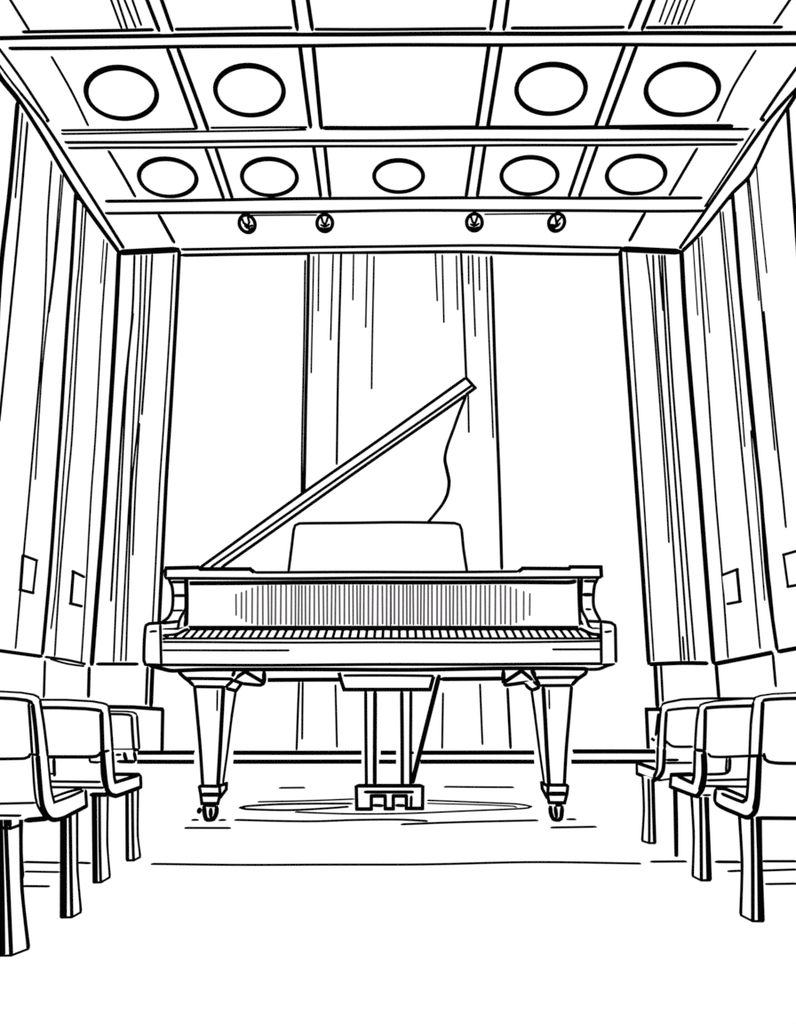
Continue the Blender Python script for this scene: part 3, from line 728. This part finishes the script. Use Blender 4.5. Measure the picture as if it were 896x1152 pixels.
chair('white chair in the middle of the left row', -1, (-.976, 2.12), (-.971, 2.33), .36,
    [(121.6, 795), (123.8, 810), (126.2, 845)], [(114.6, 801), (115, 820), (115.8, 845)],
    [(126.2, 845), (128, 873.3), (129.3, 880.4), (156.3, 871.5), (158, 885.6), (130.5, 895.4), (125, 894), (120.5, 888), (117.6, 866), (115.8, 845)], [(0, 0), (.015, .006), (.05, .010), (.15, .016), (.4, .021), (.7, .021), (1, .018)], .65,
    {'back': [([(113.2, 802), (114, 825), (114.4, 846)], 2.6), ([(45, 851.4), (80, 851.6), (100, 851.6), (108.4, 851), (112.4, 848.6), (112.7, 846)], 3), ([(112, 846.6), (123, 844.4)], 2.4)],
     'low': [([(114.4, 848), (115.4, 872), (118.5, 886)], 3), ([(45, 878.8), (113.5, 879.5)], 2.6), ([(45, 885.2), (117, 886)], 2.6), ([(60.8, 853), (61.6, 873)], 3.4), ([(56, 870), (61, 870.6)], 2), ([(100.5, 853), (102, 857), (110, 857.6), (113, 857)], 2.4)]},
    [(legcols([(105, 893), (112, 893), (121, 893)], [(105.6, 950), (112.4, 950), (120.4, 950)], [(106, 993.4), (113.4, 993.4), (123.3, 987.4)]), (3, 2.4, 2.6), ([(106.6, 894), (107.6, 993)], 4.4)),
     (legcols([(143, 889), (149, 888), (155, 884)], [(143.2, 940), (149.5, 940), (154.6, 940)], [(143.4, 968.3), (150.4, 968.7), (157.5, 964.7)]), (3.4, 2.6, 2.8), None)],
    [([(115.8, 845), (117.6, 866), (120.5, 888), (125, 894), (130.5, 895.4), (158, 885.6), (157.4, 872)], 3.4), ([(126.2, 845), (128, 873.3), (129.6, 880.2), (156.3, 871.8)], 2.8), ([(129, 871), (157, 871.2)], 2.6), ([(102, 894), (121, 894)], 3.4)],
    far_legs=[(-.3, 0)])
chair('farthest chair of the left row, only its back showing above the middle chair', -1, (-1.04, 2.46), (-1.03, 2.62), .34,
    [(153.6, 804.6), (155, 825), (156.4, 843)], [(148.2, 806), (149.2, 825), (150.8, 846)],
    [(155, 843), (154, 860), (153, 873), (157, 872), (156.8, 884), (146, 888), (144, 880), (143.4, 862), (141, 845)], [(0, 0), (.01, .004), (.04, .009), (.12, .012), (.3, .013), (1, .013)], .7,
    {'back': [([(110, 843.8), (156, 843.4)], 3)], 'low': [([(139.7, 846), (141, 852), (142.8, 856)], 3.4), ([(150.8, 846), (153, 856)], 3), ([(130.5, 849), (136.7, 848.8)], 3), ([(132, 856.4), (152, 857)], 3.6)]},
    [(legcols([(147, 885), (150.5, 885), (153.5, 884)], [(147, 920), (150.5, 920), (153.5, 919)], [(147, 951), (150.5, 951), (153.5, 949.5)]), (1.5, 1.5, 1.5), None),
     (legcols([(108.5, 885), (113, 885), (117, 884)], [(108.5, 920), (113, 920), (117, 919)], [(108.5, 951), (113, 951), (117, 949.5)]), (1.5, 1.5, 1.5), None)], [], up_w=2.2, rail_w=2.2)
# right row, nearest first
chair('white chair nearest the viewer in the right row, cut by the picture edge', 1, (1.056, 1.88), (1.068, 2.08), .42,
    [(848.6, 789.6), (845.8, 813.7), (844.2, 850.5)], [(858.6, 789.4), (857, 820), (855.2, 850.2)],
    [(844.2, 850.5), (842, 887.6), (840.6, 898), (837.7, 902.4), (812.6, 892.8), (806.2, 887), (806.7, 904), (831.8, 916.4), (842, 919.8), (850, 912.7), (853, 898), (855.2, 850.2)], [(0, 0), (.014, .011), (.05, .016), (.14, .021), (.4, .026), (1, .03)], .4,
    {'back': [([(859.9, 847), (861, 854), (865, 856.8), (875, 858.4), (900, 858.8)], 3.2), ([(846, 850.6), (860, 850)], 2)],
     'low': [([(851, 919), (900, 919.4)], 6)]},
    [(legcols([(853.4, 919), (846.6, 919), (832.5, 917)], [(855.4, 975), (847.3, 975), (835.6, 974)], [(857.6, 1036.8), (847.4, 1037), (834, 1030)]), (5, 3, 3), ([(854.4, 922), (855.8, 1036)], 5))],
    [([(855.2, 850.2), (853, 898), (850, 912.7), (842, 919.6), (831.8, 916.4), (806.8, 904), (806.3, 888)], 3.6), ([(844.2, 850.5), (842, 887.6), (840.4, 899), (836, 902), (812.6, 892.8)], 2.8), ([(806.5, 887), (815.5, 887.3), (838, 896.5)], 2.8), ([(843.4, 850.7), (855, 850.2)], 2.4), ([(854.4, 852), (852, 898), (849, 912)], 4)],
    far_legs=[(.34, 0), (.34, .17)])
chair('white chair in the middle of the right row', 1, (1.028, 2.13), (1.027, 2.33), .40,
    [(787.2, 796.4), (784.7, 812), (782.8, 844)], [(794, 797.6), (793.6, 820), (793, 844.6)],
    [(782.8, 844), (781.8, 873), (779.6, 881), (762.6, 873.5), (755.9, 871.3), (754.6, 885.4), (778.6, 894.6), (784.7, 896.5), (791, 888), (794, 868), (793, 844.6)], [(0, 0), (.014, .009), (.05, .014), (.14, .021), (.4, .029), (1, .03)], .35,
    {'back': [([(796.6, 847), (799.4, 850.6), (812, 851.4), (843.6, 850.2)], 2.8)],
     'low': [([(821.5, 852), (820.7, 866), (815.5, 870), (795.6, 871)], 3), ([(818, 853), (817, 868)], 2), ([(795.6, 877.7), (850, 876.3)], 2.6), ([(792.6, 884), (850, 885)], 2.6), ([(791, 894), (800, 894)], 3)]},
    [(legcols([(794.8, 895), (788.5, 895), (778.5, 893)], [(797, 943), (789.2, 943), (781.2, 942)], [(798.8, 990.4), (789.5, 991.2), (780, 986.3)]), (4.2, 2.8, 2.8), ([(795.6, 897), (797.4, 990)], 4)),
     (legcols([(761, 888), (760, 888), (759, 887)], [(761.8, 925), (760.8, 925), (759.8, 924)], [(762, 963.6), (761.3, 963.6), (760.6, 963)]), (2.4, 2.6, 2.4), None)],
    [([(793, 844.6), (794, 868), (791, 887), (784.7, 896), (778.6, 894.4), (754.8, 885.4), (756, 871.6), (780, 870.9)], 3.2, ), ([(782.8, 844), (781.8, 873), (779.6, 881), (762.6, 872.8)], 3), ([(783.5, 843.7), (792, 844.6)], 2.6), ([(790.6, 848), (791, 872), (787, 890)], 2.4)],
    far_legs=[(.37, 0)])
chair('farthest white chair of the right row beside the pillar plinth', 1, (1.04, 2.50), (1.036, 2.67), .42,
    [(744.8, 794.8), (743, 810.5), (741, 840)], [(750.2, 800.4), (748.9, 820), (748, 842)],
    [(741, 840), (740, 865.8), (735.8, 873.5), (733, 866), (717.2, 858), (717.2, 870.7), (736.8, 878), (742, 875), (746, 868), (748, 842)], [(0, 0), (.014, .009), (.06, .015), (.2, .026), (.45, .030), (1, .03)], .5,
    {'back': [([(749, 833), (752, 836), (757, 839.4), (766, 840), (779.8, 839.8)], 2.4)],
     'low': [([(749.7, 854.8), (763.8, 854.8)], 2.6), ([(749, 858.2), (779, 858)], 2.4), ([(740, 877.6), (755, 875.3), (775, 874)], 3)]},
    [(legcols([(734.8, 876), (730, 876), (723.5, 873)], [(735.8, 912), (730.8, 912), (725, 911)], [(737, 949), (730.8, 949.2), (723, 946.6)]), (3.4, 2.4, 2.6), None)],
    [([(748, 842), (747.3, 858.4), (746, 868), (741.5, 875), (736.8, 877.8), (717.4, 870.7), (717.2, 858), (737, 865)], 2.9), ([(741, 840), (740, 865.8), (735.8, 875)], 2.8)],
    far_legs=[(.402, -.02)], up_w=2.4, rail_w=2.4)

# ------------------------------------------------------------------ light and picture
w = bpy.data.worlds.new('world'); sc.world = w; w.use_nodes = True
w.node_tree.nodes['Background'].inputs['Color'].default_value = (1, 1, 1, 1)
w.node_tree.nodes['Background'].inputs['Strength'].default_value = 1.0
l = bpy.data.lights.new('room_light', 'SUN'); l.energy = 0.5; l.angle = 1.0; l.use_shadow = True
lo = bpy.data.objects.new('room_light', l); C.objects.link(lo); lo.location = (0, -2, 4); lo.rotation_euler = (math.radians(65), 0, 0)
sc.view_settings.view_transform = 'Standard'
sc.view_settings.look = 'None'
